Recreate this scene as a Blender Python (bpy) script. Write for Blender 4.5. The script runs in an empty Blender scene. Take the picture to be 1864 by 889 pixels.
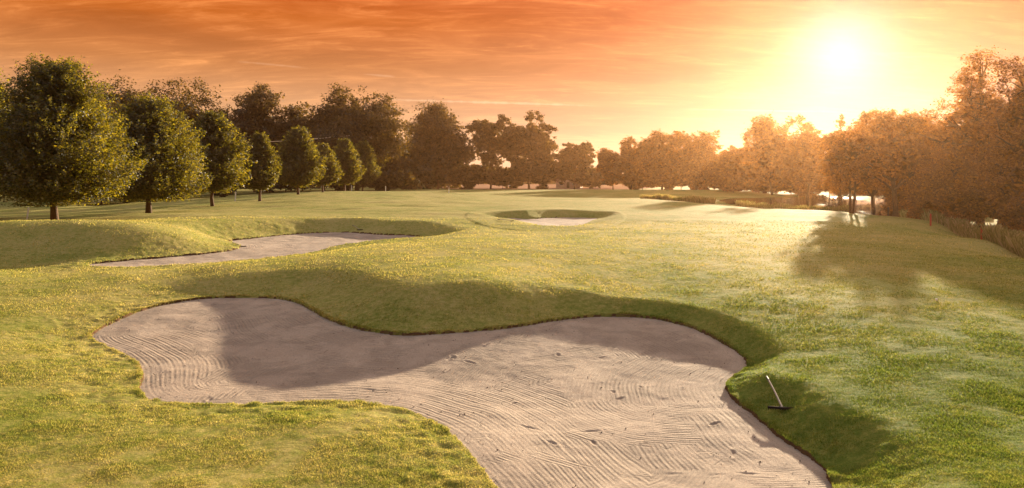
import bpy, math, random
import numpy as np
from mathutils import Vector
R = math.radians
sc = bpy.context.scene
col = sc.collection
rng = np.random.default_rng(7)

# ------------------------------------------------------------------ camera
F = 1300.0; CZ = 4.6; HY = 325.0            # focal length in photo pixels, eye height, horizon row
cam_d = bpy.data.cameras.new('camera'); cam = bpy.data.objects.new('camera', cam_d); col.objects.link(cam)
cam.location = (0, 0, CZ); cam.rotation_euler = (R(90), 0, 0)
cam_d.sensor_width = 36; cam_d.lens = F * 36 / 1864; cam_d.shift_y = -119.5 / 1864
cam_d.clip_start = 0.1; cam_d.clip_end = 6000
sc.camera = cam

# ------------------------------------------------------------------ light
EXPO = 2.0
SUN_EL, SUN_AZ = R(9.3), R(24.8)           # azimuth to the right of straight ahead (+Y)
SD = Vector((math.sin(SUN_AZ) * math.cos(SUN_EL), math.cos(SUN_AZ) * math.cos(SUN_EL), math.sin(SUN_EL)))
sun_d = bpy.data.lights.new('sun', 'SUN'); sun = bpy.data.objects.new('sun', sun_d); col.objects.link(sun)
sun_d.energy = 5.0; sun_d.angle = R(0.6); sun_d.color = (1.0, 0.82, 0.57)
sun.rotation_euler = SD.to_track_quat('Z', 'Y').to_euler(); sun.location = (60, 130, 40)
sc.view_settings.view_transform = 'Standard'; sc.view_settings.look = 'None'
sc.view_settings.exposure = EXPO; sc.view_settings.gamma = 1; sc.view_settings.use_curve_mapping = False
sc.render.engine = 'CYCLES'
cy = sc.cycles
cy.use_denoising = True; cy.denoiser = 'OPENIMAGEDENOISE'
cy.max_bounces = 6; cy.diffuse_bounces = 2; cy.glossy_bounces = 2; cy.transmission_bounces = 4
cy.volume_bounces = 0; cy.transparent_max_bounces = 4; cy.sample_clamp_indirect = 4
cy.caustics_reflective = False; cy.caustics_refractive = False


class NT:
    """small node-tree writer"""
    def __init__(s, tree):
        s.t = tree; tree.nodes.clear()
    def n(s, typ, ins=None, **kw):
        nd = s.t.nodes.new(typ)
        for k, v in kw.items(): setattr(nd, k, v)
        for k, v in (ins or {}).items():
            sock = nd.inputs[k]
            if isinstance(v, bpy.types.NodeSocket): s.t.links.new(v, sock)
            else: sock.default_value = v
        return nd
    def m(s, op, a, b=None, c=None, clamp=False):
        i = {0: a}
        if b is not None: i[1] = b
        if c is not None: i[2] = c
        return s.n('ShaderNodeMath', i, operation=op, use_clamp=clamp).outputs[0]
    def v(s, op, a, b=None):
        i = {0: a}
        if b is not None: i[1] = b
        nd = s.n('ShaderNodeVectorMath', i, operation=op)
        return nd.outputs['Value'] if op in ('DOT_PRODUCT', 'LENGTH') else nd.outputs[0]
    def ramp(s, fac, stops, interp='LINEAR'):
        nd = s.n('ShaderNodeValToRGB', {0: fac}); cr = nd.color_ramp; cr.interpolation = interp
        while len(cr.elements) < len(stops): cr.elements.new(0.5)
        for e, (p, c) in zip(cr.elements, stops):
            e.position = p; e.color = (c, c, c, 1) if isinstance(c, (int, float)) else (*c, 1)
        return nd.outputs[0]
    def mr(s, val, a, b, c=0.0, d=1.0, typ='SMOOTHSTEP'):
        return s.n('ShaderNodeMapRange', {0: val, 1: a, 2: b, 3: c, 4: d}, interpolation_type=typ).outputs[0]
    def mix(s, f, a, b, bt='MIX'):
        return s.n('ShaderNodeMix', {0: f, 6: a, 7: b}, data_type='RGBA', blend_type=bt).outputs[2]
    def noise(s, vec, scale, detail=4, rough=0.55, dist=0.0):
        return s.n('ShaderNodeTexNoise', {'Vector': vec, 'Scale': scale, 'Detail': detail, 'Roughness': rough, 'Distortion': dist}).outputs[0]


def c4(r, g, b): return (r, g, b, 1)

world = bpy.data.worlds.new('World'); sc.world = world; world.use_nodes = True
W = NT(world.node_tree)
dirv = W.n('ShaderNodeTexCoord').outputs['Generated']
sep = W.n('ShaderNodeSeparateXYZ', {0: dirv}); dx, dy, dz = sep.outputs
el = W.m('MAXIMUM', dz, 0.0)
# clouds lie on a high flat layer: direction -> point on that layer
inv = W.m('DIVIDE', 1.0, W.m('ADD', el, 0.17))
pxn = W.m('MULTIPLY', dx, inv); pyn = W.m('MULTIPLY', dy, inv)
pv = W.n('ShaderNodeCombineXYZ', {0: pxn, 1: pyn, 2: 0.0}).outputs[0]
def cloudmap(rot, sx, sy, off):
    return W.n('ShaderNodeMapping', {0: pv, 'Rotation': (0, 0, R(rot)), 'Scale': (sx, sy, 1), 'Location': off}).outputs[0]
n1 = W.noise(cloudmap(-20, 1.1, 2.6, (3.1, 1.7, 0)), 1.0, 8, 0.62, 0.9)      # broad veils
n2 = W.noise(cloudmap(-24, 2.2, 9.0, (7.3, 2.2, 0)), 1.0, 10, 0.68, 1.9)      # wisps
n3 = W.noise(cloudmap(-5, 0.9, 12, (1.3, 5.1, 0)), 1.0, 6, 0.6, 0.3)       # long flat streaks near the horizon
sdot = W.v('DOT_PRODUCT', dirv, tuple(SD))
ang = W.m('ARCCOSINE', W.m('MINIMUM', sdot, 0.99999))                          # radians from the sun
base = W.ramp(el, [(0.0, (0.90, 0.58, 0.34)), (0.08, (0.78, 0.42, 0.205)), (0.15, (0.61, 0.225, 0.068)),
                   (0.21, (0.58, 0.135, 0.015)), (0.26, (0.54, 0.09, 0.008)), (0.5, (0.5, 0.2, 0.08))])
g1 = W.m('EXPONENT', W.m('MULTIPLY', ang, -1 / 0.21))
g2 = W.m('EXPONENT', W.m('MULTIPLY', W.m('MULTIPLY', ang, ang), -1 / (0.050 ** 2)))
g3 = W.m('EXPONENT', W.m('MULTIPLY', ang, -1 / 0.060))
hor = W.m('EXPONENT', W.m('MULTIPLY', el, -1 / 0.15))
def addc(a, f, c):
    cc = W.n('ShaderNodeMix', {0: 1.0, 6: c4(*c), 7: W.n('ShaderNodeCombineXYZ', {0: f, 1: f, 2: f}).outputs[0]}, data_type='RGBA', blend_type='MULTIPLY').outputs[2]
    return W.mix(1.0, a, cc, 'ADD')
s = addc(base, g1, (0.30, 0.10, 0.02))
s = addc(s, W.m('MULTIPLY', g1, hor), (0.40, 0.42, 0.74))
veil = W.mr(n1, 0.42, 0.62)
wisp = W.m('MULTIPLY', W.mr(n2, 0.44, 0.78), W.mr(n1, 0.34, 0.60, 0.25, 1.0))
strk = W.m('MULTIPLY', W.mr(n3, 0.56, 0.78), W.mr(el, 0.02, 0.16, 1.0, 0.2))
dark = W.m('MULTIPLY', W.mr(n1, 0.46, 0.30), W.mr(el, 0.10, 0.22))
s = W.mix(W.m('MULTIPLY', dark, 0.5), s, c4(0.62, 0.60, 0.58), 'MULTIPLY')
def cloudadd(s, f, k):     # clouds scatter the sky light, more so near the sun
    lit = W.m('MULTIPLY', W.m('MULTIPLY', f, k), W.m('ADD', 0.50, W.m('MULTIPLY', g1, 0.15)))
    return addc(s, lit, (0.60, 0.26, 0.085))
s = cloudadd(s, veil, 0.45)
s = cloudadd(s, wisp, 1.2)
s = cloudadd(s, strk, 0.42)
# two vapour trails, each a straight line across the sky
def trail(s, a, b, wdt, k):
    # a, b photo pixels that the trail passes through
    va = Vector(((a[0] - 932) / F, 1, (HY - a[1]) / F)).normalized(); vb = Vector(((b[0] - 932) / F, 1, (HY - b[1]) / F)).normalized()
    nrm = va.cross(vb).normalized(); mid = (va + vb).normalized(); half = math.acos(va.dot(vb)) / 2
    dd = W.m('ABSOLUTE', W.v('DOT_PRODUCT', dirv, tuple(nrm)))
    wob = W.m('MULTIPLY', W.noise(dirv, 60.0, 3), wdt * 2)
    line = W.mr(W.m('ADD', dd, W.m('SUBTRACT', wob, wdt)), wdt, 0.0)
    am = W.m('ARCCOSINE', W.m('MINIMUM', W.v('DOT_PRODUCT', dirv, tuple(mid)), 0.99999))
    lim = W.mr(am, half * 1.1, half * 0.6)
    return addc(s, W.m('MULTIPLY', W.m('MULTIPLY', line, lim), k), (0.7, 0.6, 0.42))
s = trail(s, (690, 181), (1090, 193), 0.0024, 0.32)
s = trail(s, (1240, 199), (1520, 204), 0.0016, 0.25)
s = trail(s, (430, 112), (560, 124), 0.0020, 0.15)
s = trail(s, (660, 135), (720, 140), 0.0018, 0.18)
s = addc(s, g3, (0.15, 0.14, 0.16))
s = addc(s, g2, (0.3, 0.3, 0.35))
s = W.mix(W.mr(dz, 0.0, -0.03), s, c4(0.16, 0.13, 0.06))
bg_low = W.n('ShaderNodeBackground', {0: s, 1: 1.0 / 2 ** EXPO})
sky = W.n('ShaderNodeTexSky', sky_type='NISHITA', sun_disc=False, sun_elevation=SUN_EL, sun_rotation=SUN_AZ, air_density=1.3, dust_density=4.0)
tinted = W.mix(1.0, sky.outputs[0], c4(1.0, 0.80, 0.69), 'MULTIPLY')
bg_hi = W.n('ShaderNodeBackground', {0: tinted, 1: 0.16})
mx = W.n('ShaderNodeMixShader', {0: W.mr(dz, 0.29, 0.55), 1: bg_low.outputs[0], 2: bg_hi.outputs[0]})
W.n('ShaderNodeOutputWorld', {0: mx.outputs[0]})

# ------------------------------------------------------------------ helpers
def tag(o, label=None, cat=None, group=None, kind=None):
    if label: o['label'] = label
    if cat: o['category'] = cat
    if group: o['group'] = group
    if kind: o['kind'] = kind
    return o

def empty(name, loc, label, cat, group=None, rz=0.0):
    o = bpy.data.objects.new(name, None); col.objects.link(o); o.location = loc; o.rotation_euler = (0, 0, rz)
    o.empty_display_size = 0.5
    return tag(o, label, cat, group)

def mesh_np(name, V, Fc, mat, parent=None, smooth=True, attrs=None):
    """V (n,3), Fc (m,k) all faces with k corners"""
    V = np.ascontiguousarray(V, dtype=np.float32); Fc = np.ascontiguousarray(Fc, dtype=np.int32)
    me = bpy.data.meshes.new(name)
    me.vertices.add(len(V)); me.vertices.foreach_set('co', V.ravel())
    k = Fc.shape[1]
    me.loops.add(Fc.size); me.loops.foreach_set('vertex_index', Fc.ravel())
    me.polygons.add(len(Fc)); me.polygons.foreach_set('loop_start', np.arange(0, Fc.size, k, dtype=np.int32))
    try: me.polygons.foreach_set('loop_total', np.full(len(Fc), k, dtype=np.int32))
    except Exception: pass
    me.polygons.foreach_set('use_smooth', np.full(len(Fc), smooth, dtype=bool))
    for an, av in (attrs or {}).items():
        at = me.attributes.new(an, 'FLOAT', 'POINT'); at.data.foreach_set('value', np.ascontiguousarray(av, dtype=np.float32))
    me.update(calc_edges=True)
    me.materials.append(mat)
    o = bpy.data.objects.new(name, me); col.objects.link(o); o.parent = parent
    return o

def mat(name):
    m = bpy.data.materials.new(name); m.use_nodes = True
    return m, NT(m.node_tree)

# lattice value noise
_perm = np.random.default_rng(3).random(4096).astype(np.float64)
def vnoise(x, y, seed=0):
    x = np.asarray(x, float); y = np.asarray(y, float)
    xi = np.floor(x).astype(np.int64); yi = np.floor(y).astype(np.int64); fx = x - xi; fy = y - yi
    fx = fx * fx * fx * (fx * (fx * 6 - 15) + 10); fy = fy * fy * fy * (fy * (fy * 6 - 15) + 10)
    h = lambda a, b: _perm[((a * 73856093) ^ (b * 19349663) ^ (seed * 83492791)) & 4095]
    return ((h(xi, yi) * (1 - fx) + h(xi + 1, yi) * fx) * (1 - fy) + (h(xi, yi + 1) * (1 - fx) + h(xi + 1, yi + 1) * fx) * fy) * 2 - 1
def fbm(x, y, seed=0, o=3):
    t = 0; a = 1.0; s_ = 0
    for i in range(o):
        t = t + a * vnoise(x * 2 ** i + i * 17.3, y * 2 ** i - i * 9.1, seed + i); s_ += a; a *= 0.5
    return t / s_
def sst(a, b, x):
    t = np.clip((np.asarray(x, float) - a) / (b - a), 0, 1); return t * t * (3 - 2 * t)

# ------------------------------------------------------------------ the lie of the land
# survey points: photo column, distance ahead, height
CP = [(0,6,-.35),(500,6,-.35),(932,5,-.5),(1500,6,-.2),(1864,6,-.1),(0,10,-.3),(400,10.5,-.33),(750,10.5,-.40),(600,14,-.32),(420,14,-.34),
      (0,14,-.22),(150,16,-.2),(0,19,-.02),(120,21,.02),(0,25,.22),(180,25,.10),(300,28,.18),(450,30.5,.52),
      (560,29.5,.60),(700,26.6,.82),(860,26.4,.98),(1010,27,.56),(1140,27,.36),(1260,25,.28),(1400,21.5,.10),(1420,18,-.08),(1460,15,-.05),
      (1560,12.5,-.12),(1620,9,-.08),(1864,10,.08),(1864,14,.1),(1700,18,.28),(1864,22,.45),(1550,24,.52),(1350,28,.50),
      (0,31,.42),(200,31,.45),(400,32.5,.62),(600,33.5,.92),(800,33,.98),(1000,33,.76),(1200,33,.62),
      (150,35.5,.36),(300,36,.42),(450,37.5,.52),(600,41.5,.62),(760,46,.80),(850,50,.95),(700,38,.95),(850,40,1.05),
      (0,43,1.9),(120,42.5,2.0),(250,42.5,1.85),(340,43,1.25),(410,44,.75),(0,36.5,.35),(100,36.8,.35),
      (100,50,1.30),(260,51,1.55),(400,53,1.52),(520,55,1.40),(650,56,1.28),(790,56,1.10),
      (100,60,1.0),(0,66,.8),(-200,60,.8),(271,76,.92),(387,94,.92),(473,112,1.15),(543,134,1.55),(588,154,1.6),(627,176,1.45),(660,200,1.0),(683,222,.9),
      (0,90,.3),(200,110,.3),(350,150,.3),(-300,90,.3),(450,200,.4),
      (500,75,1.15),(650,75,1.2),(600,90,1.35),(700,115,1.5),(720,150,1.9),(800,140,1.55),(660,150,1.75),(870,145,1.25),
      (900,80,1.0),(880,54,.85),(1010,53,.78),(950,74,1.32),(1080,74,1.25),(1130,58,.85),(1250,50,.9),(1200,80,1.0),(1350,60,.9),(1500,45,.8),(1600,40,.68),(1560,60,.75),(1640,70,.8),(1550,76,.85),
      (1864,30,.42),(1864,38,.35),(1864,42,-.2),(1864,60,-.7),(1780,50,.35),(1760,60,-.4),(1700,62,.6),(1700,80,-.4),(1640,86,-.2),
      (1000,110,1.0),(1100,120,1.0),(1180,125,.98),(1300,100,.98),(1430,84,.98),(1530,80,.9),
      (1540,95,-.4),(1430,105,-.3),(1300,130,.0),(1180,155,.3),(1030,155,.5),(900,180,.5),(760,200,.5),
      (1450,150,-.9),(1600,120,-.9),(1350,170,-.4),(1864,120,-.8),(1500,220,.2),(1700,200,0),
      (1200,210,.5),(1000,250,.6),(700,260,.6),(300,260,.6),(0,240,.6),(1300,260,.6)]
_cp = np.array([((p - 932) * d / F, d, z) for p, d, z in CP])
def _warp(x, y):                 # survey is sparser with distance: work in a log-distance space
    yy = np.maximum(y, 4.0)
    return x / yy * 22.0, np.log(yy) * 16.0
_cx, _cy = _warp(_cp[:, 0], _cp[:, 1])
def _k(r): return np.sqrt(r * r + 0.6)
_A = _k(np.hypot(_cx[:, None] - _cx, _cy[:, None] - _cy)) + 0 * np.eye(len(_cx))
_n = len(_cx)
_M = np.zeros((_n + 1, _n + 1)); _M[:_n, :_n] = _A - 0.05 * np.eye(_n); _M[:_n, _n] = 1; _M[_n, :_n] = 1
_sol = np.linalg.solve(_M, np.append(_cp[:, 2], 0))
def base_h(x, y):
    x = np.asarray(x, float); y = np.asarray(y, float)
    yc = np.clip(y, 5, 260); xc = np.clip(x, -1.15 * yc - 2, 1.0 * yc + 2)
    wx, wy = _warp(xc, yc); out = np.full(wx.shape, _sol[_n])
    for i in range(_n): out = out + _sol[i] * _k(np.hypot(wx - _cx[i], wy - _cy[i]))
    far = sst(235, 330, y)
    return out * (1 - far) - 0.4 * far

def sand_level(i, x, y):
    if i == 0:
        return -0.60 + 0.50 * sst(15.5, 27.5, y) + 0.10 * sst(-3, -8, x)*sst(22,17,y)
    return np.full(np.shape(x), (0, 0.26, 0.56)[i])
def unproj(px, py, i):
    d = 25.0 if i == 0 else (42.0 if i == 1 else 62.0)
    for _ in range(30):
        z = float(sand_level(i, np.array((px - 932) * d / F), np.array(d)))
        d = 0.5 * d + 0.5 * (CZ - z) * F / (py - HY)
    return ((px - 932) * d / F, d)
OUT = [
 [(165,614),(180,600),(225,580),(270,563),(330,550),(400,544),(480,543),(530,548),(560,562),(590,582),(640,600),(700,610),(760,612),(820,609),(880,604),(950,597),(1020,585),(1080,578),(1140,577),(1200,583),(1260,598),(1310,622),(1345,645),(1362,665),(1355,678),(1330,690),(1318,705),(1330,725),(1360,750),(1400,785),(1440,815),(1480,840),(1505,865),(1515,895),(1490,960),(1380,1010),(1200,1040),(1050,1020),(960,960),(905,895),(870,850),(840,810),(800,775),(740,752),(680,740),(600,735),(520,737),(450,742),(370,743),(300,738),(262,728),(252,710),(262,690),(255,665),(230,650),(195,635),(172,624)],
 [(150,484),(220,477),(300,470),(380,463),(430,456),(442,449),(425,443),(410,440),(470,434),(530,428),(570,425),(610,424),(650,425),(700,429),(750,430),(774,433),(768,438),(740,441),(650,445),(610,450),(570,463),(480,473),(360,483),(250,489),(180,489)],
 [(895,399),(930,398),(965,400),(990,398),(1020,396.5),(1060,397),(1092,398.5),(1080,402),(1068,407),(1060,412),(1020,415),(985,413),(975,409),(950,405),(920,402)]]
def resample(poly, it=2):
    P = np.array(poly, float)
    for _ in range(it):                       # corner-cutting keeps the drawn outline but rounds it
        Q = np.roll(P, -1, 0); P = np.stack([0.75 * P + 0.25 * Q, 0.25 * P + 0.75 * Q], 1).reshape(-1, 2)
    return P
POLY = [resample([unproj(px, py, i) for px, py in o], 2 if i == 0 else 1) for i, o in enumerate(OUT)]
def sdist(P, x, y):
    """signed distance, positive outside"""
    d2 = np.full(x.shape, 1e18); ins = np.zeros(x.shape, bool)
    for a, b in zip(P, np.roll(P, -1, 0)):
        ex, ey = b - a; L = ex * ex + ey * ey
        t = np.clip(((x - a[0]) * ex + (y - a[1]) * ey) / L, 0, 1)
        d2 = np.minimum(d2, (x - a[0] - t * ex) ** 2 + (y - a[1] - t * ey) ** 2)
        c = ((a[1] > y) != (b[1] > y)); den = ey if abs(ey) > 1e-12 else 1e-12
        ins ^= c & (x < ex * (y - a[1]) / den + a[0])
    d = np.sqrt(d2)
    return np.where(ins, -d, d)
BW = [3.1, 3.6, 3.0]; LIP = [0.09, 0.10, 0.10]
RING = resample([((px - 932) * d / F, d) for px, d in ((846,62),(870,56),(940,52.5),(1010,51.5),(1080,53),(1125,58),(1142,66),(1125,76),(1060,84),(960,85),(880,80),(850,70))], 2)
def ground_h(x, y, cut=True, fine=True):
    x = np.asarray(x, float); y = np.asarray(y, float)
    z = base_h(x, y)
    sd = np.full(x.shape, 99.0)
    m = (x > -8) & (x < 16) & (y > 48) & (y < 90)
    if m.any():
        rd = sdist(RING, x[m], y[m]); zz = z[m]; zz += 0.055 * sst(0.12, -0.12, rd); z[m] = zz
    for i in range(3):
        P = POLY[i]; lo = P.min(0) - BW[i] - 1; hi = P.max(0) + BW[i] + 1
        m = (x > lo[0]) & (x < hi[0]) & (y > lo[1]) & (y < hi[1])
        if not m.any(): continue
        xx, yy = x[m], y[m]; d = sdist(P, xx, yy)
        rag = (0.020 * vnoise(xx * 9, yy * 9, 5) + 0.022 * vnoise(xx * 3, yy * 3, 6)) * (1 if i == 0 else 2)
        dr = d + rag
        s0 = sand_level(i, xx, yy)
        low = s0 + LIP[i] + (0.0 * sst(3.0, 4.5, xx) * sst(19.5, 17.5, yy) if i == 0 else 0) + 0.03 * vnoise(xx * 4, yy * 4, 8)
        bw = BW[i] - (1.3 * sst(1.0, 4.0, xx) + .6 * sst(15.5, 17.5, yy) * sst(1, 4, xx) if i == 0 else 0)
        t = sst(0, 1, np.clip(dr / bw, 0, 1) ** 0.85)
        zo = low + (z[m] - low) * t
        if cut: zz = np.where(dr > 0, zo, np.where(dr > -0.05, s0 - 0.02, s0 - 0.3))
        else: zz = np.where(dr > 0, zo, s0)
        z[m] = zz; sd[m] = np.minimum(sd[m], dr)
    if fine:
        k = sst(-0.1, 0.5, sd)
        z = z + k * (0.020 * fbm(x * 0.9, y * 0.9, 11, 3) + 0.20 * sst(38, 58, y) * fbm(x * .09 + 3, y * .20, 19, 2) * sst(14, -8, x) * sst(200, 130, y) + 0.07 * sst(25, 60, y) * fbm(x * 0.25, y * 0.45, 12, 3) * sst(400, 200, y)
                     + 0.005 * vnoise(x * 5, y * 5, 14) * sst(45, 20, y))
    return z, sd
def gz(x, y):
    z, _ = ground_h(np.array([float(x)]), np.array([float(y)]), cut=False); return float(z[0])
def at(px, d): return (px - 932) * d / F, d

# ------------------------------------------------------------------ materials of the setting
def grass_nodes(N, pos):
    big = N.noise(pos, 0.10, 4, 0.6); mid = N.noise(pos, 0.55, 5, 0.6, 0.4); fin = N.noise(pos, 5.0, 6, 0.7); vf = N.noise(pos, 34.0, 5, 0.75)
    sx, sy, sz = N.n('ShaderNodeSeparateXYZ', {0: pos}).outputs
    dry = N.m('ADD', N.m('SUBTRACT', N.m('MULTIPLY', big, 0.5), 0.14), N.m('ADD', N.m('MULTIPLY', mid, 0.36), N.m('MULTIPLY', fin, 0.72)))
    # lush near the right hand bunker bank, drier far out and on the left
    lush = N.m('MULTIPLY', N.mr(sx, -1.0, 7.0), N.mr(sy, 38.0, 14.0))
    dry = N.m('SUBTRACT', dry, N.m('MULTIPLY', lush, 0.21))
    dry = N.m('ADD', dry, N.mr(sy, 22.0, 60.0, 0.0, 0.02))
    c = N.ramp(dry, [(0.38, (0.102, 0.138, 0.022)), (0.54, (0.178, 0.186, 0.039)), (0.68, (0.280, 0.244, 0.073)), (0.84, (0.36, 0.29, 0.115))])
    c = N.mix(1.0, c, N.ramp(vf, [(0.25, 0.55), (0.75, 1.35)]), 'MULTIPLY')
    return c, fin, vf
m_ground, N = mat('turf')
geo = N.n('ShaderNodeNewGeometry'); pos = geo.outputs['Position']
c, fin, vf = grass_nodes(N, pos)
tn = N.n('ShaderNodeSeparateXYZ', {0: geo.outputs['True Normal']}).outputs[2]
soil = N.mr(tn, 0.72, 0.50)
c = N.mix(soil, c, c4(0.10, 0.055, 0.028))
strk = N.n('ShaderNodeMapping', {0: pos, 'Scale': (1.0, 2.6, 1)}).outputs[0]
hgt = N.m('ADD', N.m('MULTIPLY', N.noise(strk, 2.2, 5, 0.65, 0.5), 0.055), N.m('ADD', N.m('MULTIPLY', fin, 0.05), N.m('MULTIPLY', vf, 0.018)))
bmp = N.n('ShaderNodeBump', {'Strength': 0.75, 'Distance': 1.0, 'Height': hgt})
pb = N.n('ShaderNodeBsdfPrincipled', {'Base Color': c, 'Roughness': 0.9, 'Specular IOR Level': 0.02, 'Sheen Weight': 0.0, 'Sheen Roughness': 0.45,
                                      'Sheen Tint': c4(1.0, 0.95, 0.55), 'Normal': bmp.outputs[0]})
N.n('ShaderNodeOutputMaterial', {0: pb.outputs[0]})

m_sand, N = mat('bunker_sand')
geo = N.n('ShaderNodeNewGeometry'); pos = geo.outputs['Position']
ph = N.n('ShaderNodeAttribute', attribute_name='phase').outputs['Fac']
ph2 = N.n('ShaderNodeAttribute', attribute_name='phase2').outputs['Fac']
def groove(p, per):
    w = N.m('ADD', N.m('MULTIPLY', p, 2 * math.pi / per), N.m('MULTIPLY', N.noise(pos, 0.45, 2), 1.6))
    return N.m('SINE', w)
big = N.noise(pos, 0.45, 4, 0.6, 0.6); mid = N.noise(pos, 2.6, 4, 0.6); fin = N.noise(pos, 26.0, 5, 0.7); gr = N.noise(pos, 95.0, 3, 0.8)
sel = N.mr(N.noise(pos, 0.35, 3), 0.52, 0.55)
gA = N.m('ADD', N.m('MULTIPLY', groove(ph, 0.105), 0.6), N.m('ADD', N.m('MULTIPLY', groove(ph, 0.175), 0.5), N.m('MULTIPLY', groove(ph, 0.61), 0.4)))
gB = N.m('ADD', N.m('MULTIPLY', groove(ph2, 0.115), 0.7), N.m('ADD', N.m('MULTIPLY', groove(ph2, 0.19), 0.4), N.m('MULTIPLY', groove(ph2, 0.70), 0.4)))
g = N.m('ADD', N.m('MULTIPLY', gA, N.m('SUBTRACT', 1.0, sel)), N.m('MULTIPLY', gB, sel))
amp = N.mr(N.noise(pos, 0.8, 4, 0.6, 0.3), 0.40, 0.62, 0.28, 1.0)
h = N.m('ADD', N.m('MULTIPLY', N.m('MULTIPLY', g, amp), 0.0085), N.m('ADD', N.m('MULTIPLY', mid, 0.020), N.m('ADD', N.m('MULTIPLY', fin, 0.018), N.m('MULTIPLY', gr, 0.007))))
scr = N.n('ShaderNodeTexVoronoi', {'Vector': N.n('ShaderNodeMapping', {0: pos, 'Scale': (1, 2.2, 1), 'Rotation': (0, 0, 0.5)}).outputs[0], 'Scale': 2.1, 'Randomness': 1.0}, feature='DISTANCE_TO_EDGE').outputs['Distance']
scm = N.m('MULTIPLY', N.mr(scr, 0.03, 0.0), N.mr(N.noise(pos, 1.1, 2), 0.60, 0.68))
h = N.m('SUBTRACT', h, N.m('MULTIPLY', scm, 0.03))
bmp = N.n('ShaderNodeBump', {'Strength': 0.9, 'Distance': 1.0, 'Height': h})
c = N.ramp(N.m('ADD', N.m('MULTIPLY', big, 0.6), N.m('MULTIPLY', mid, 0.4)), [(0.3, (0.32, 0.240, 0.184)), (0.55, (0.39, 0.300, 0.230)), (0.75, (0.46, 0.36, 0.28))])
c = N.mix(1.0, c, N.ramp(fin, [(0.3, 0.68), (0.65, 1.10)]), 'MULTIPLY')
c = N.mix(1.0, c, N.ramp(amp, [(0.0, 1.10), (0.8, 0.80)]), 'MULTIPLY')
c = N.mix(1.0, c, N.ramp(gr, [(0.3, 0.82), (0.7, 1.12)]), 'MULTIPLY')
pb = N.n('ShaderNodeBsdfPrincipled', {'Base Color': c, 'Roughness': 0.95, 'Specular IOR Level': 0.12, 'Normal': bmp.outputs[0]})
N.n('ShaderNodeOutputMaterial', {0: pb.outputs[0]})

def leafy(name, stops, transl=0.45, tr_col=None):
    m, N = mat(name)
    isl = N.n('ShaderNodeNewGeometry').outputs['Random Per Island']
    c = N.ramp(isl, stops)
    t = N.mix(1.0, c, c4(*(tr_col or (4.6, 3.8, 1.4))), 'MULTIPLY')
    d = N.n('ShaderNodeBsdfDiffuse', {0: c, 1: 0.5}); tr = N.n('ShaderNodeBsdfTranslucent', {0: t})
    gl = N.n('ShaderNodeBsdfGlossy', {0: c4(1, 1, 1), 1: 0.55})
    mx = N.n('ShaderNodeMixShader', {0: transl, 1: d.outputs[0], 2: tr.outputs[0]})
    m2 = N.n('ShaderNodeMixShader', {0: 0.04, 1: mx.outputs[0], 2: gl.outputs[0]})
    N.n('ShaderNodeOutputMaterial', {0: m2.outputs[0]})
    return m
m_lime = leafy('lime_leaves', [(0.0, (0.026, 0.028, 0.003)), (0.5, (0.05, 0.05, 0.006)), (1.0, (0.10, 0.085, 0.009))])
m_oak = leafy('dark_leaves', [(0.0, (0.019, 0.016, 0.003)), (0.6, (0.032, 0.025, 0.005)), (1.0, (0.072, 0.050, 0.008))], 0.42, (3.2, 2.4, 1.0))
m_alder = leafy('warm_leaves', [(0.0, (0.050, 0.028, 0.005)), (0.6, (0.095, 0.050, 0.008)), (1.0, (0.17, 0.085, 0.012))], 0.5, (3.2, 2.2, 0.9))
m_blade = None
m_blade, N = mat('grass_blades')
geo = N.n('ShaderNodeNewGeometry')
c, _, _ = grass_nodes(N, geo.outputs['Position'])
c = N.mix(1.0, c, N.ramp(geo.outputs['Random Per Island'], [(0.0, (0.45, 0.55, 0.4)), (0.6, (1.0, 1.0, .95)), (0.9, (1.35, 1.3, 1.25)), (1.0, (1.7, 1.6, 1.8))]), 'MULTIPLY')
d = N.n('ShaderNodeBsdfDiffuse', {0: N.mix(1.0, c, c4(.9, .9, .9), 'MULTIPLY')}); tr = N.n('ShaderNodeBsdfTranslucent', {0: N.mix(1.0, c, c4(1.75, 1.66, 1.35), 'MULTIPLY')})
mx = N.n('ShaderNodeMixShader', {0: 0.45, 1: d.outputs[0], 2: tr.outputs[0]})
N.n('ShaderNodeOutputMaterial', {0: mx.outputs[0]})
m_reed = leafy('reed_stems', [(0.0, (0.13, 0.12, 0.03)), (0.6, (0.22, 0.19, 0.06)), (1.0, (0.34, 0.26, 0.15))], 0.5, (1.4, 1.3, 0.9))

def bark(name, a, b):
    m, N = mat(name)
    pos = N.n('ShaderNodeNewGeometry').outputs['Position']
    st = N.n('ShaderNodeMapping', {0: pos, 'Scale': (6, 6, 1.2)}).outputs[0]
    n = N.noise(st, 2.5, 6, 0.7)
    bm_ = N.n('ShaderNodeBump', {'Strength': 0.8, 'Distance': 0.05, 'Height': n})
    pb = N.n('ShaderNodeBsdfPrincipled', {'Base Color': N.ramp(n, [(0.3, a), (0.7, b)]), 'Roughness': 0.9, 'Specular IOR Level': 0.2, 'Normal': bm_.outputs[0]})
    N.n('ShaderNodeOutputMaterial', {0: pb.outputs[0]})
    return m
m_bark = bark('tree_bark', (0.06, 0.035, 0.02), (0.17, 0.10, 0.055))

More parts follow.
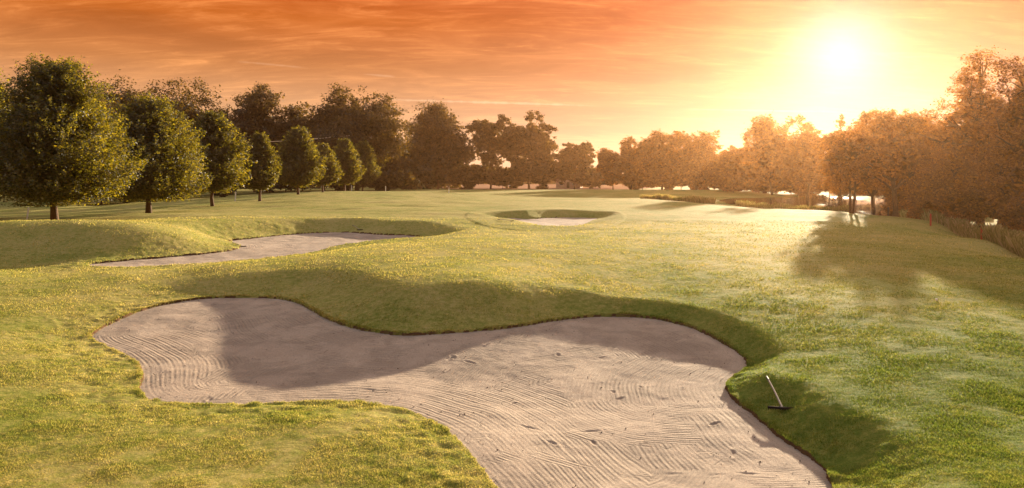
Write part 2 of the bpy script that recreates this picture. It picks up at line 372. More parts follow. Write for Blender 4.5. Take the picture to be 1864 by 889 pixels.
def plain(name, colr, rough=0.6, metal=0.0, vary=0.25, scale=12.0, spec=0.4):
    m, N = mat(name)
    pos = N.n('ShaderNodeNewGeometry').outputs['Position']
    n = N.noise(pos, scale, 5, 0.6)
    c = N.mix(1.0, c4(*colr), N.ramp(n, [(0.25, 1 - vary), (0.75, 1 + vary)]), 'MULTIPLY')
    pb = N.n('ShaderNodeBsdfPrincipled', {'Base Color': c, 'Roughness': rough, 'Metallic': metal, 'Specular IOR Level': spec})
    N.n('ShaderNodeOutputMaterial', {0: pb.outputs[0]})
    return m

# ------------------------------------------------------------------ ground sheet
def build_ground():
    ys = list(np.arange(-30, 6.5, 0.9)) + list(np.exp(np.arange(math.log(6.7), math.log(62), 0.0042))) + list(np.exp(np.arange(math.log(62.4), math.log(330), 0.0075))) + list(np.geomspace(335, 900, 40))
    ys = np.array(ys)
    t = np.concatenate([-np.geomspace(3.2, 0.80, 26), np.linspace(-0.78, 0.78, 660), np.geomspace(0.80, 3.2, 26)])
    w = np.maximum(ys, 6.0)
    X = t[None, :] * w[:, None]; Y = np.repeat(ys[:, None], len(t), 1)
    z, _ = ground_h(X.ravel(), Y.ravel())
    V = np.stack([X.ravel(), Y.ravel(), z], 1)
    nr, nc = X.shape
    i = np.arange(nr - 1)[:, None] * nc + np.arange(nc - 1)[None, :]
    Fc = np.stack([i, i + 1, i + 1 + nc, i + nc], -1).reshape(-1, 4)
    return tag(mesh_np('ground', V, Fc, m_ground), kind='structure')
build_ground()

# ------------------------------------------------------------------ sand
def build_sand(i, step):
    P = POLY[i]; lo = P.min(0) - 0.3; hi = P.max(0) + 0.3
    xs = np.arange(lo[0], hi[0], step); ys = np.arange(lo[1], hi[1], step)
    X, Y = np.meshgrid(xs, ys); x = X.ravel(); y = Y.ravel()
    d = sdist(P, x, y)
    z = sand_level(i, x, y) - 0.10 * sst(0.1, 3.0, -d) + 0.02
    z += 0.030 * fbm(x * 0.6, y * 0.6, 31, 3) + 0.010 * fbm(x * 3.1, y * 3.1, 33, 3) * (1 if i == 0 else 2)
    # scuffed spots where players have stood and the ridges the rake leaves behind
    if i == 0:
        r = np.random.default_rng(5)
        for _ in range(48):
            cx = r.uniform(-7, 7); cyy = r.uniform(11, 24); a = r.uniform(0, 3.14); l = r.uniform(.04, .16); wv = l * 0.42
            u = (x - cx) * math.cos(a) + (y - cyy) * math.sin(a); v = -(x - cx) * math.sin(a) + (y - cyy) * math.cos(a)
            q = (u / l) ** 2 + (v / wv) ** 2
            z += -0.018 * np.exp(-q) + 0.009 * np.exp(-((np.sqrt(q) - 1.6) / 0.4) ** 2)
        for px1, py1, px2, py2, dep in ((610,503,700,515,.0),(1010,790,1120,775,.035),(925,765,1015,792,.03),(1015,795,1060,845,.03),(990,830,1060,842,.02),(980,690,1010,684,.03),(1095,686,1115,700,.035),(430,690,560,720,.018),
                                        (560,645,760,620,.018),(610,700,700,712,.03),(1330,860,1440,868,.05),(1200,855,1330,862,.04),(1040,650,1150,640,.02),(880,785,900,803,.03),(1090,770,1118,800,.03)):
            a = np.array(unproj(px1, py1, 0)); b = np.array(unproj(px2, py2, 0)); e = b - a; L = e @ e
            t = np.clip(((x - a[0]) * e[0] + (y - a[1]) * e[1]) / L, 0, 1)
            dd = np.hypot(x - a[0] - t * e[0] + .06 * vnoise(x * 1.5, y * 1.5, 42), y - a[1] - t * e[1] + .05 * vnoise(x * 2, y * 2, 43)) + 0.02 * vnoise(x * 6, y * 6, 40)
            fd = sst(0, .25, t) * sst(1, .75, t) * (0.55 + 0.45 * vnoise(x * 3, y * 3, 41))
            z += fd * dep * .5 * (-np.exp(-(dd / 0.035) ** 2) + 0.5 * np.exp(-((dd - 0.075) / 0.035) ** 2))
    keep = d < 0.25
    # rake direction fields: one follows the rim, one sweeps in arcs round the lobes
    cx, cyy = (4.6, 17.0) if i == 0 else P.mean(0)
    ph2 = np.hypot((x - cx), (y - cyy) * 1.25) + 0.25 * fbm(x * 0.4, y * 0.4, 51, 2)
    cx2, cy2 = (-11.0, 22.5) if i == 0 else P.mean(0) - 3
    ph1 = -d + 0.15 * fbm(x * 0.5, y * 0.5, 52, 2)
    nr, nc = X.shape
    ii = (np.arange(nr - 1)[:, None] * nc + np.arange(nc - 1)[None, :]).ravel()
    Fc = np.stack([ii, ii + 1, ii + 1 + nc, ii + nc], 1)
    Fc = Fc[keep[Fc].all(1)]
    used = np.unique(Fc); remap = np.full(len(x), -1); remap[used] = np.arange(len(used))
    o = mesh_np('bunker_sand', np.stack([x, y, z], 1)[used], remap[Fc], m_sand, attrs={'phase': ph1[used], 'phase2': ph2[used]})
    return tag(o, kind='structure')
build_sand(0, 0.035); build_sand(1, 0.09); build_sand(2, 0.12)

# loose crumbs of soil and small stones on the front bunker
def grit(n, seed):
    r = np.random.default_rng(seed); P = POLY[0]; lo, hi = P.min(0), P.max(0)
    x = r.uniform(lo[0], hi[0], n * 3); y = r.uniform(lo[1], hi[1], n * 3); d = sdist(P, x, y)
    k = (d < -.03) & ((r.random(len(x)) < np.exp(d / .5)) | (r.random(len(x)) < .10 + .25 * (vnoise(x * .6, y * .6, 91) > .3)))
    x, y = x[k][:n], y[k][:n]; n = len(x); d = sdist(P, x, y)
    z = sand_level(0, x, y) - 0.10 * sst(0.1, 3.0, -d) + 0.02 + 0.030 * fbm(x * 0.6, y * 0.6, 31, 3) + 0.010 * fbm(x * 3.1, y * 3.1, 33, 3)
    s_ = 0.004 + 0.014 * r.random(n) ** 3
    base = np.array([(1, 0, 0), (0, 1, 0), (-1, 0, 0), (0, -1, 0), (0, 0, 1), (0, 0, -1)], float)
    V = np.stack([x, y, z + s_ * .5], 1)[:, None, :] + base[None] * s_[:, None, None] * r.uniform(.6, 1.4, (n, 6, 1))
    f = np.array([(0, 1, 4), (1, 2, 4), (2, 3, 4), (3, 0, 4), (1, 0, 5), (2, 1, 5), (3, 2, 5), (0, 3, 5)])
    return tag(mesh_np('grit', V.reshape(-1, 3), (f[None] + np.arange(n)[:, None, None] * 6).reshape(-1, 3), m_grit, smooth=False), 'crumbs of soil and small stones scattered on the sand of the front bunker', 'grit', kind='stuff')
m_grit, N = mat('soil_crumbs')
isl = N.n('ShaderNodeNewGeometry').outputs['Random Per Island']
pb = N.n('ShaderNodeBsdfPrincipled', {'Base Color': N.ramp(isl, [(0.0, (0.07, 0.045, 0.03)), (0.6, (0.20, 0.14, 0.10)), (1.0, (0.45, 0.38, 0.30))]), 'Roughness': 0.95})
N.n('ShaderNodeOutputMaterial', {0: pb.outputs[0]})
grit(2600, 15)

# ------------------------------------------------------------------ turf blades (uncountable)
def blades(name, n, d0, d1, hgt, wid, label, seed, edge=False):
    r = np.random.default_rng(seed)
    if edge:
        P = POLY[0]; seg = np.roll(P, -1, 0) - P; L = np.hypot(seg[:, 0], seg[:, 1]); k = r.choice(len(P), n, p=L / L.sum())
        t = r.random(n); nr_ = np.stack([seg[:, 1], -seg[:, 0]], 1) / L[:, None]
        off = r.random(n) * 0.16 - 0.02
        p = P[k] + seg[k] * t[:, None]
        q = p + nr_[k] * off[:, None]; dd = sdist(P, q[:, 0], q[:, 1]); q = np.where((dd > -0.02)[:, None], q, p - nr_[k] * off[:, None])
        x, y = q[:, 0], q[:, 1]
    else:
        y = 1 / (1 / d1 + r.random(n) ** 0.85 * (1 / d0 - 1 / d1)); x = (r.random(n) * 2 - 1) * 0.76 * y
    z, sd = ground_h(x, y)
    k = (sd > (-0.03 if edge else 0.0)) & (y > d0 * 0.8)
    x, y, z = x[k], y[k], z[k]; n = len(x)
    if edge: z = ground_h(x, y, cut=False)[0]
    s = np.sqrt(np.clip(y / 11.0, 0.8, 8)) * (0.6 + 0.8 * r.random(n)) * (0.75 + 0.5 * vnoise(x * 1.5, y * 1.5, 77))
    h = hgt * s; w = wid * np.clip(y / 11.0, 0.8, 6) * (0.7 + 0.6 * r.random(n))
    a = r.random(n) * 2 * math.pi; ca, sa = np.cos(a), np.sin(a); lean = r.random(n) * 1.1; b = r.random(n) * 2 * math.pi
    z = z - 0.005
    p0 = np.stack([x - ca * w, y - sa * w, z], 1); p1 = np.stack([x + ca * w, y + sa * w, z], 1)
    p2 = np.stack([x + np.cos(b) * h * lean, y + np.sin(b) * h * lean, z + h], 1)
    V = np.stack([p0, p1, p2], 1).reshape(-1, 3)
    o = mesh_np(name, V, np.arange(3 * n).reshape(-1, 3), m_blade, smooth=False)
    return tag(o, label, 'grass', kind='stuff')
blades('grass', 1000000, 8.0, 62.0, 0.030, 0.0052, 'short mown grass covering the banks and fairway around the bunkers', 21)
blades('grass', 22000, 8.0, 60.0, 0.034, 0.0040, 'ragged fringe of grass hanging over the rim of the front bunker', 22, edge=True)

# ------------------------------------------------------------------ trees
def tubes(paths, seg=7):
    """paths: list of (points, radii) -> V, F"""
    Vs, Fs, off = [], [], 0
    for pts, rad in paths:
        pts = np.array(pts, float); n = len(pts)
        tan = np.gradient(pts, axis=0); tan /= np.linalg.norm(tan, axis=1)[:, None] + 1e-9
        ref = np.array([1.0, 0.3, 0.0]) if abs(tan[0][2]) > 0.7 else np.array([0, 0, 1.0])
        u = np.cross(tan, ref); u /= np.linalg.norm(u, axis=1)[:, None] + 1e-9; v = np.cross(tan, u)
        a = np.linspace(0, 2 * math.pi, seg, endpoint=False)
        ring = pts[:, None, :] + np.array(rad)[:, None, None] * (np.cos(a)[None, :, None] * u[:, None, :] + np.sin(a)[None, :, None] * v[:, None, :])
        Vs.append(ring.reshape(-1, 3))
        for i in range(n - 1):
            for j in range(seg):
                k = (j + 1) % seg
                Fs.append((off + i * seg + j, off + i * seg + k, off + (i + 1) * seg + k, off + (i + 1) * seg + j))
        off += n * seg
    return np.concatenate(Vs), np.array(Fs)

def leaves(cent, size, r, outward=None, flat=0.5):
    n = len(cent)
    nrm = r.normal(size=(n, 3)); nrm[:, 2] = np.abs(nrm[:, 2]) + flat
    if outward is not None: nrm = nrm + outward * 0.9
    nrm /= np.linalg.norm(nrm, axis=1)[:, None]
    t = np.cross(nrm, r.normal(size=(n, 3))); t /= np.linalg.norm(t, axis=1)[:, None] + 1e-9
    b = np.cross(nrm, t); s = (size * (0.55 + 0.9 * r.random(n)))[:, None] if np.isscalar(size) else size[:, None]
    dr = nrm * s * 0.15
    V = np.stack([cent - t * s, cent + b * s * 0.55 - dr, cent + t * s, cent - b * s * 0.55 - dr], 1).reshape(-1, 3)
    return V, np.arange(4 * n).reshape(-1, 4)

def bend(a, b, n, r, wob):
    a = np.array(a, float); b = np.array(b, float); t = np.linspace(0, 1, n)[:, None]
    p = a + (b - a) * t; L = np.linalg.norm(b - a)
    off = np.cumsum(r.normal(size=(n, 3)), 0) * wob * L / n; off -= off[0]; off = off - off[-1] * t
    return p + off

def lime_tree(name, x, y, H, Wd, nleaf, leaf, label, group, seed, trunk=0.14, tr=0.24):
    """pointed egg-shaped crown on a short clean stem"""
    r = np.random.default_rng(seed); z0 = gz(x, y)
    root = empty(name, (x, y, z0), label, 'tree', group)
    zb = H * trunk; ch = H - zb
    def env(t):       # crown radius against height share
        return np.interp(t, [0, .06, .14, .25, .40, .55, .70, .85, .95, 1.0], [.35, .76, .95, 1.0, .93, .79, .59, .34, .15, .02]) * Wd / 2 * .93 * (1 + .10 * np.sin(t * 7 + seed * 1.7) * t)
    def lump(az, t): return 1 + 0.13 * np.sin(az * 3 + t * 9 + seed) + 0.09 * np.sin(az * 5 - t * 14 + seed * 2)
    # sprays that stand out from the crown's surface and point up and out
    ncl = 900
    t = r.random(ncl) ** 0.95; az = r.random(ncl) * 2 * math.pi
    rr = env(t) * lump(az, t) * np.where(r.random(ncl) < .75, r.uniform(.80, .98, ncl), r.uniform(.3, .8, ncl))
    cc = np.stack([np.cos(az) * rr, np.sin(az) * rr, zb + t * ch * .93], 1)
    out = np.stack([np.cos(az), np.sin(az), np.full(ncl, 0.75)], 1) + r.normal(size=(ncl, 3)) * .25
    k = r.integers(0, ncl, nleaf); along = (r.random(nleaf) - .4) * 0.17 * Wd
    P = cc[k] + out[k] * along[:, None] + r.normal(size=(nleaf, 3)) * (0.020 * Wd) * np.clip(1.3 - along / (.07 * Wd), .4, 1.4)[:, None]
    # inner foliage
    nc_ = nleaf // 4; t2 = r.random(nc_) * .9; a2 = r.random(nc_) * 6.283; r2 = env(t2) * np.sqrt(r.random(nc_)) * .8
    P2 = np.stack([np.cos(a2) * r2, np.sin(a2) * r2, zb + t2 * ch], 1)
    P = np.concatenate([P, P2]); O = np.concatenate([out[k] * .6, np.zeros((nc_, 3))])
    P[:, 2] = np.maximum(P[:, 2], zb * 0.80)
    sz = np.concatenate([leaf * r.uniform(.6, 1.4, nleaf), leaf * 2.0 * r.uniform(.8, 1.3, nc_)])
    V, Fc = leaves(P, sz, r, O)
    mesh_np('crown', V, Fc, m_lime, root, smooth=False)
    paths = [(bend((0, 0, -0.15), (0, 0, H * 0.9), 10, r, 0.10), np.array([1.35, 1, .9, .78, .66, .52, .4, .28, .16, .05]) * tr)]
    for _ in range(16):
        tt = r.uniform(0.0, 0.7); a = r.uniform(0, 6.28); e = float(env(np.array(tt))) * 0.8
        b0 = (0, 0, zb * 0.9 + tt * ch * 0.85); b1 = (math.cos(a) * e, math.sin(a) * e, zb * 0.9 + tt * ch * 0.85 + e * 0.6)
        paths.append((bend(b0, b1, 5, r, 0.15), np.array([.36, .28, .2, .12, .04]) * tr))
    V, Fc = tubes(paths); mesh_np('trunk', V, Fc, m_bark, root)
    return root

def broad_tree(name, x, y, H, Wd, nleaf, leaf, label, group, seed, mt, base=0.28, airy=0.0, lobes=11, tr=0.3, stems=1, lean=0.0, cat='tree', z0=None, droop=0.0):
    """rounded crown built of several leafy lobes carried on limbs"""
    r = np.random.default_rng(seed); z0 = gz(x, y) if z0 is None else z0
    root = empty(name, (x, y, z0), label, cat, group)
    zb = H * base; ch = H - zb; C = np.array([lean * H, 0, zb + ch * 0.5]); rad = np.array([Wd / 2, Wd / 2, ch / 2])
    lc = []; lr = []
    tries = 0; lobes = int(lobes * 1.7)
    while len(lc) < lobes and tries < 4000:
        tries += 1
        u = r.normal(size=3); u /= np.linalg.norm(u)
        q = u * r.uniform(0.45, 0.90) * (1 + .13 * math.sin(3 * math.atan2(u[1], u[0]) + seed) + .10 * math.sin(5 * u[2] + seed))
        R_ = r.uniform(0.12, 0.25) * min(Wd, ch) * (1 - .25 * airy)
        if base < .05 and q[2] < 0: q[:2] *= 1.15
        p = C + q * rad
        if all(np.linalg.norm((p - a)) > 0.48 * (R_ + b) for a, b in zip(lc, lr)): lc.append(p); lr.append(R_)
    lc = np.array(lc); lr = np.array(lr)
    ncl = int(26 * len(lc) * (1 - 0.5 * airy))
    k0 = r.choice(len(lc), ncl, p=lr ** 2 / (lr ** 2).sum())
    u = r.normal(size=(ncl, 3)); u /= np.linalg.norm(u, axis=1)[:, None]; u[:, 2] = np.where(r.random(ncl) < 0.5, np.abs(u[:, 2]), u[:, 2])
    cc = lc[k0] + u * (lr[k0] * np.where(r.random(ncl) < .22, r.uniform(1.0, 1.25, ncl), r.uniform(0.45, 1.0, ncl)))[:, None]
    cs = r.uniform(0.09, 0.21, ncl) * lr[k0]
    nleaf = int(nleaf * (1.4 - .45 * airy))
    kk = r.choice(ncl, nleaf, p=cs ** 1.5 / (cs ** 1.5).sum())
    P = cc[kk] + r.normal(size=(nleaf, 3)) * cs[kk][:, None] * np.array([1.15, 1.15, 0.8])
    sz = leaf * r.uniform(.55, 1.4, nleaf)
    O = u[kk] * .5
    nc_ = int(nleaf * .30 * (1 - airy))
    if nc_ > 0:          # foliage inside the crown
        v = r.normal(size=(nc_, 3)); v /= np.linalg.norm(v, axis=1)[:, None]; v *= (r.random(nc_) ** .4)[:, None] * .66
        P = np.concatenate([P, C + v * rad]); sz = np.concatenate([sz, leaf * 2.2 * r.uniform(.7, 1.3, nc_)]); O = np.concatenate([O, v * 0])
    n_ = len(P)
    if droop: P[:, 2] -= droop * r.random(n_) ** 2 * H
    P[:, 2] = np.maximum(P[:, 2], 0.05 * H * r.random(n_))
    V, Fc = leaves(P, sz, r, O)
    mesh_np('crown', V, Fc, mt, root, smooth=False)
    paths = []
    for s_ in range(stems):
        a = s_ * 6.283 / max(stems, 1) + 0.5; fx = (0.10 * H if stems > 1 else 0.0)
        b0 = np.array([math.cos(a) * fx * 0.15, math.sin(a) * fx * 0.15, -0.2]); top = C + np.array([math.cos(a) * fx, math.sin(a) * fx, ch * 0.22])
        main = bend(b0, top, 9, r, 0.12); mr_ = np.array([1.4, 1.0, .9, .8, .7, .58, .44, .3, .12]) * tr * (1 if stems == 1 else .55)
        paths.append((main, mr_))
        for j in range(s_, len(lc), stems):
            i0 = int(np.clip(3 + 4 * (lc[j][2] - zb) / ch, 2, 7)); st = main[i0]
            if lc[j][2] < st[2]: st = main[2]
            paths.append((bend(st, lc[j] + np.array([0, 0, lr[j] * 0.3]), 7, r, 0.16), np.linspace(mr_[i0] * 0.75, 0.04, 7)))
            for q in range(4):
                w = lc[j] + r.normal(size=3) * lr[j] * 0.55
                paths.append((bend(lc[j] * 0.8 + st * 0.2, w, 5, r, 0.2), np.linspace(0.10 * tr / 0.3, 0.02, 5)))
    V, Fc = tubes(paths, 6); mesh_np('trunk', V, Fc, m_bark, root)
    return root

GR = 'row of limes along the fairway'
# photo column, distance, base row, top row, crown width px, leaves
LIMES = [(100, 60, 13.7, 265, 44000, .105, 'largest dark lime tree at the left on a thick stem'),
         (271, 76, 12.3, 205, 32000, .12, 'second lime from the left, its dome crown reaching almost to the grass'),
         (387, 94, 12.6, 128, 17000, .155, 'third lime of the row, egg-shaped crown on a slim stem'),
         (473, 112, 10.9, 70, 12000, .16, 'small pointed lime standing alone below the overhead wire'),
         (543, 134, 12.7, 90, 13000, .19, 'full round lime in the middle of the row, just right of the small pointed one'),
         (588, 154, 10.6, 62, 8000, .20, 'short lime partly hidden behind the full round lime'),
         (627, 176, 13.0, 64, 9000, .23, 'narrow lime with a ragged lit right side, third from the far end of the row'),
         (660, 200, 14.3, 60, 9000, .26, 'lime second from the far end of the row'),
         (684, 222, 16.6, 62, 9000, .29, 'last lime at the far end of the row, leaning curved outline')]
for i, (px, d, H, wpx, nl, lf, lab) in enumerate(LIMES):
    x, y = at(px, d)
    lime_tree('lime_tree', x, y, H, wpx * d / F, int(nl * 1.6), lf, lab, GR, 100 + i, tr=0.27 if i < 2 else 0.21, trunk=(.13, .13, .17, .19, .14, .17, .15, .15, .14)[i])
x, y = at(-25, 68)
lime_tree('lime_tree', x, y, 14.6, 9.5, 12000, .14, 'lime cut off by the left edge of the picture', GR, 130)

def bt(px, d, toprow, wpx, nl, label, mt, seed, group, **kw):
    x, y = at(px, d); z0 = gz(x, y); H = ((CZ - z0) + (HY - toprow) * d / F) * .98; wpx *= 1.1
    leaf = kw.pop('leaf', 0.0017 * d)
    return broad_tree(kw.pop('name', 'broadleaf_tree'), x, y, H, wpx * d / F, nl, leaf, label, group, seed, mt, z0=z0, **kw)
GL, GC, GRR = 'dark trees behind the lime row', 'trees behind the far fairway', 'sunlit trees along the pond on the right'
bt(160, 130, 160, 150, 14000, 'dark tree crown filling the gap behind the two largest limes', m_oak, 201, GL, base=.12)
bt(215, 150, 134, 165, 18000, 'wide domed dark tree rising above the second lime', m_oak, 202, GL, base=.12, lobes=14)
bt(325, 165, 150, 150, 18000, 'dark tree with a knobbly top between the second and third limes', m_oak, 203, GL, base=.12, lobes=13)
bt(392, 175, 196, 90, 10000, 'dark sloping tree behind the third lime', m_oak, 204, GL, base=.12)
bt(463, 215, 172, 115, 17000, 'dark round tree standing over the small pointed lime', m_oak, 205, GL, base=.12, lobes=12)
bt(530, 225, 196, 110, 13000, 'low dark tree between the two tall dark crowns behind the row', m_oak, 206, GL, base=.1)
bt(590, 220, 178, 100, 13000, 'dark tree that joins the left flank of the tallest dark tree', m_oak, 207, GL, base=.1)
bt(650, 215, 172, 155, 30000, 'tallest dark tree with a great rounded crown above the end of the row', m_oak, 208, GL, base=.12, lobes=18, tr=.6)
bt(700, 245, 228, 60, 7000, 'brown tree under the right shoulder of the tallest dark tree', m_oak, 209, GL, base=.1)
bt(732, 270, 262, 85, 9000, 'low dim tree just right of the last lime', m_oak, 210, GC, base=.03)
bt(797, 320, 212, 128, 22000, 'large heavy brown tree with a small peak on its left, left of the airy pair', m_oak, 211, GC, base=.08, lobes=18, tr=.5)
bt(893, 335, 212, 88, 13000, 'airy tree with sky gaps, left one of the airy pair', m_oak, 212, GC, base=.28, airy=.85, lobes=13, tr=.38)
bt(963, 330, 212, 98, 16000, 'airy tree with strong dark stem, right one of the airy pair', m_oak, 213, GC, base=.34, airy=.75, lobes=14, tr=.45)
bt(1046, 320, 254, 72, 9000, 'small open round tree before the pale house', m_oak, 214, GC, base=.2, airy=.8, lobes=10, tr=.25)
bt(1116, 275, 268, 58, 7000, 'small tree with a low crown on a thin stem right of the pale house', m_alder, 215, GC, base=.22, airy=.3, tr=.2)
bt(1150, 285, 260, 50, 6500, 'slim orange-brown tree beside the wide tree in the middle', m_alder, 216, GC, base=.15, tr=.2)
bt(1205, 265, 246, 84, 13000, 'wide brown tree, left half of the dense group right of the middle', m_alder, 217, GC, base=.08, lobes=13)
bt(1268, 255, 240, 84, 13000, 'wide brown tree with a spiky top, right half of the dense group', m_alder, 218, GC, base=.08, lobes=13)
# right-hand wood, nearer as it goes right
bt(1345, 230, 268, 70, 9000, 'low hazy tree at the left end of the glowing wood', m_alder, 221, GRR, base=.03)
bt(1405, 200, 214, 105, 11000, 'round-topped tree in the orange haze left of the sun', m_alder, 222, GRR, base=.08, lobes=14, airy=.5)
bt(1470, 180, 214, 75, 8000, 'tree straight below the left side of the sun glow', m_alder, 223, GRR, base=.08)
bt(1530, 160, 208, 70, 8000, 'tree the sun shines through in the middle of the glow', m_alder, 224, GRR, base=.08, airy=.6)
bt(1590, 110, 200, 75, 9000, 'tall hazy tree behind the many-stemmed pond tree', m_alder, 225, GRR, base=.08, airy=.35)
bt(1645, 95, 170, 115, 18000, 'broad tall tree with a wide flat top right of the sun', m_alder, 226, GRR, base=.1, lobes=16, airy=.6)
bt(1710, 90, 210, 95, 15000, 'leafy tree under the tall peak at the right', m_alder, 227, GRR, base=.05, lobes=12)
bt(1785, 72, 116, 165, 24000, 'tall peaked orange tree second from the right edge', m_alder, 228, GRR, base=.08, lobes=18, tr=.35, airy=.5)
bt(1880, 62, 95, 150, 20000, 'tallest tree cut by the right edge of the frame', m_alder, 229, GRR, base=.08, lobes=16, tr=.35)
bt(1550, 77, 232, 105, 14000, 'many-stemmed small tree with open foliage on the pond bank', m_alder, 231, None, base=.26, airy=.3, lobes=14, tr=.22, stems=4, leaf=.12, name='pond_tree')
bt(1629, 73, 220, 110, 13000, 'single straight-stemmed tree on the pond bank casting a long shadow', m_alder, 232, None, base=.3, airy=.6, lobes=12, tr=.26, leaf=.12, name='pond_tree')
bt(1692, 70, 290, 70, 9000, 'rounded weeping bush beside the straight-stemmed pond tree', m_alder, 233, None, base=.0, lobes=8, tr=.12, leaf=.11, name='willow_bush', cat='bush', droop=.15)
# bushes closing the foot of the woods
BUSH = [(185,120,300,150),(330,150,300,120),(430,180,290,130),(520,200,295,120),(610,210,290,120),(700,215,300,100),(770,330,290,100),(850,340,290,90),(915,345,300,70),(985,325,272,62),
        (1335,215,318,60),(1400,210,322,60),(1460,200,322,60),(1078,350,300,80),(1170,290,305,80),(1240,265,300,90),(1310,255,285,70),(1375,225,280,90),(1440,205,285,100),(1510,185,285,90),(1590,150,280,100),(1660,95,290,90),(1740,80,270,110),(1815,66,270,110),(1880,58,250,120),(1745,66,345,70),(1850,52,350,70)]
BL = ['under the domed dark tree at the left','under the gap between second and third limes','behind the third lime stem','behind the full round lime','behind the short lime','right of the last lime','at the foot of the heavy brown tree',
      'between the heavy brown tree and the airy pair','between the stems of the airy pair','right of the airy pair, tallest of the bushes there','low on the far pond bank, leftmost','low on the far pond bank, middle','low on the far pond bank below the sun','behind the small open round tree','under the slim orange-brown tree','under the dense group','at the right end of the dense group',
      'at the left end of the glowing wood','across the pond under the round-topped tree','across the pond under the sun','behind the many-stemmed pond tree','behind the weeping bush','under the tall peaked tree','at the foot of the tall peaked orange tree, right side','at the right edge under the tallest tree','low on the ditch bank between two red stakes','low at the ditch near the right edge']
for i, ((px, d, top, w), bl) in enumerate(zip(BUSH, BL)):
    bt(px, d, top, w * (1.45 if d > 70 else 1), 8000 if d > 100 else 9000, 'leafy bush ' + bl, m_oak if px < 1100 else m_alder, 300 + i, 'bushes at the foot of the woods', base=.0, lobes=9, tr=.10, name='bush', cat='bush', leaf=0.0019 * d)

# ------------------------------------------------------------------ far land
def far_wood(label, px0, px1, d, toprow, n, seed):
    r = np.random.default_rng(seed); px = px0 + (px1 - px0) * r.random(n); dd = d * (1 + .12 * r.random(n))
    x = (px - 932) * dd / F; y = dd; z0 = ground_h(x, y)[0]
    Ht = (CZ - .6 + (HY - toprow) * d / F) * (0.80 + .30 * vnoise(x * .07, x * 0, 3) + .14 * vnoise(x * .22, y * .1, 4))
    z = z0 + Ht * r.random(n) ** .75
    V, Fc = leaves(np.stack([x, y, z], 1), .0026 * d * r.uniform(.5, 1.4, n), r)
    return tag(mesh_np('distant_wood', V, Fc, m_oak, smooth=False), label, 'wood', kind='stuff')
far_wood('low dark line of distant wood beyond the stubble field', 760, 1400, 620, 311, 26000, 71)
far_wood('dark wood edge behind the row of limes', -500, 840, 345, 298, 40000, 72)
far_wood('hazy wood edge across the pond', 1310, 2600, 290, 285, 30000, 73)
def sheet(name, pts, dz, m, kind='structure', res=1.5):
    P = np.array(pts, float); lo, hi = P.min(0), P.max(0)
    xs = np.arange(lo[0], hi[0] + res, res); ys = np.arange(lo[1], hi[1] + res, res); X, Y = np.meshgrid(xs, ys)
    d = sdist(P, X.ravel(), Y.ravel()); z = ground_h(X.ravel(), Y.ravel())[0] + dz
    nr, nc = X.shape; i = (np.arange(nr - 1)[:, None] * nc + np.arange(nc - 1)[None, :]).ravel()
    Fc = np.stack([i, i + 1, i + 1 + nc, i + nc], 1); Fc = Fc[(d[Fc] < 0).all(1)]
    used = np.unique(Fc); rm = np.full(len(d), -1); rm[used] = np.arange(len(used))
    return tag(mesh_np(name, np.stack([X.ravel(), Y.ravel(), z], 1)[used], rm[Fc], m), kind=kind)
m_stub = plain('stubble', (0.30, 0.18, 0.12), 1.0, vary=0.3, scale=0.5, spec=0.0)
sheet('field', [at(820, 292), at(1150, 292), at(1250, 600), at(760, 600)], 0.12, m_stub, res=3)

m_water, N = mat('pond_water')
pos = N.n('ShaderNodeNewGeometry').outputs['Position']
bmp = N.n('ShaderNodeBump', {'Strength': 0.25, 'Distance': 0.1, 'Height': N.noise(pos, 1.2, 4, 0.6)})
pb = N.n('ShaderNodeBsdfPrincipled', {'Base Color': c4(0.03, 0.028, 0.015), 'Roughness': 0.06, 'IOR': 1.33, 'Normal': bmp.outputs[0]})
N.n('ShaderNodeOutputMaterial', {0: pb.outputs[0]})
V = np.array([(*at(1300, 90), -.28), (*at(1800, 90), -.28), (*at(1800, 230), -.28), (*at(1300, 230), -.28)])
tag(mesh_np('water', V, np.array([[0, 1, 2, 3]]), m_water, smooth=False), kind='structure')

def reeds(label, spots, n, hh, seed):
    r = np.random.default_rng(seed); pts = []
    for px0, d0, px1, d1, dep, share in spots:
        k = int(n * share); t = r.random(k); d = d0 + (d1 - d0) * t; px = px0 + (px1 - px0) * t
        dd = d + r.random(k) * dep; pts.append(np.stack([(px - 932) * dd / F, dd], 1))
    P = np.concatenate(pts); x, y = P[:, 0], P[:, 1]; z = ground_h(x, y)[0]; z = np.maximum(z, -.3); n = len(x)
    h = hh * (0.45 + 0.75 * r.random(n)) * (0.75 + 0.45 * vnoise(x * .8, y * .8, 9)); w = 0.02 + 0.03 * r.random(n)
    a = r.random(n) * 6.28; b = r.random(n) * 6.28; ln = r.random(n) * 0.45
    o1 = np.stack([np.cos(b), np.sin(b)], 1) * (h * ln)[:, None]
    p0 = np.stack([x - w * np.cos(a), y - w * np.sin(a), z], 1); p1 = np.stack([x + w * np.cos(a), y + w * np.sin(a), z], 1)
    p2 = np.stack([x + o1[:, 0] + w * np.cos(a), y + o1[:, 1] + w * np.sin(a), z + h * .9], 1); p3 = np.stack([x + o1[:, 0] * 1.3, y + o1[:, 1] * 1.3, z + h], 1)
    V = np.stack([p0, p1, p2, p3], 1).reshape(-1, 3)
    return tag(mesh_np('reeds', V, np.arange(4 * n).reshape(-1, 4), m_reed, smooth=False), label, 'reeds', kind='stuff')
reeds('pale sunlit reeds below the crest of the far fairway in the middle', [(1165, 133, 1215, 126, 3, .3), (1200, 128, 1260, 122, 4, .35), (1255, 120, 1300, 112, 5, .35)], 6000, 1.0, 61)
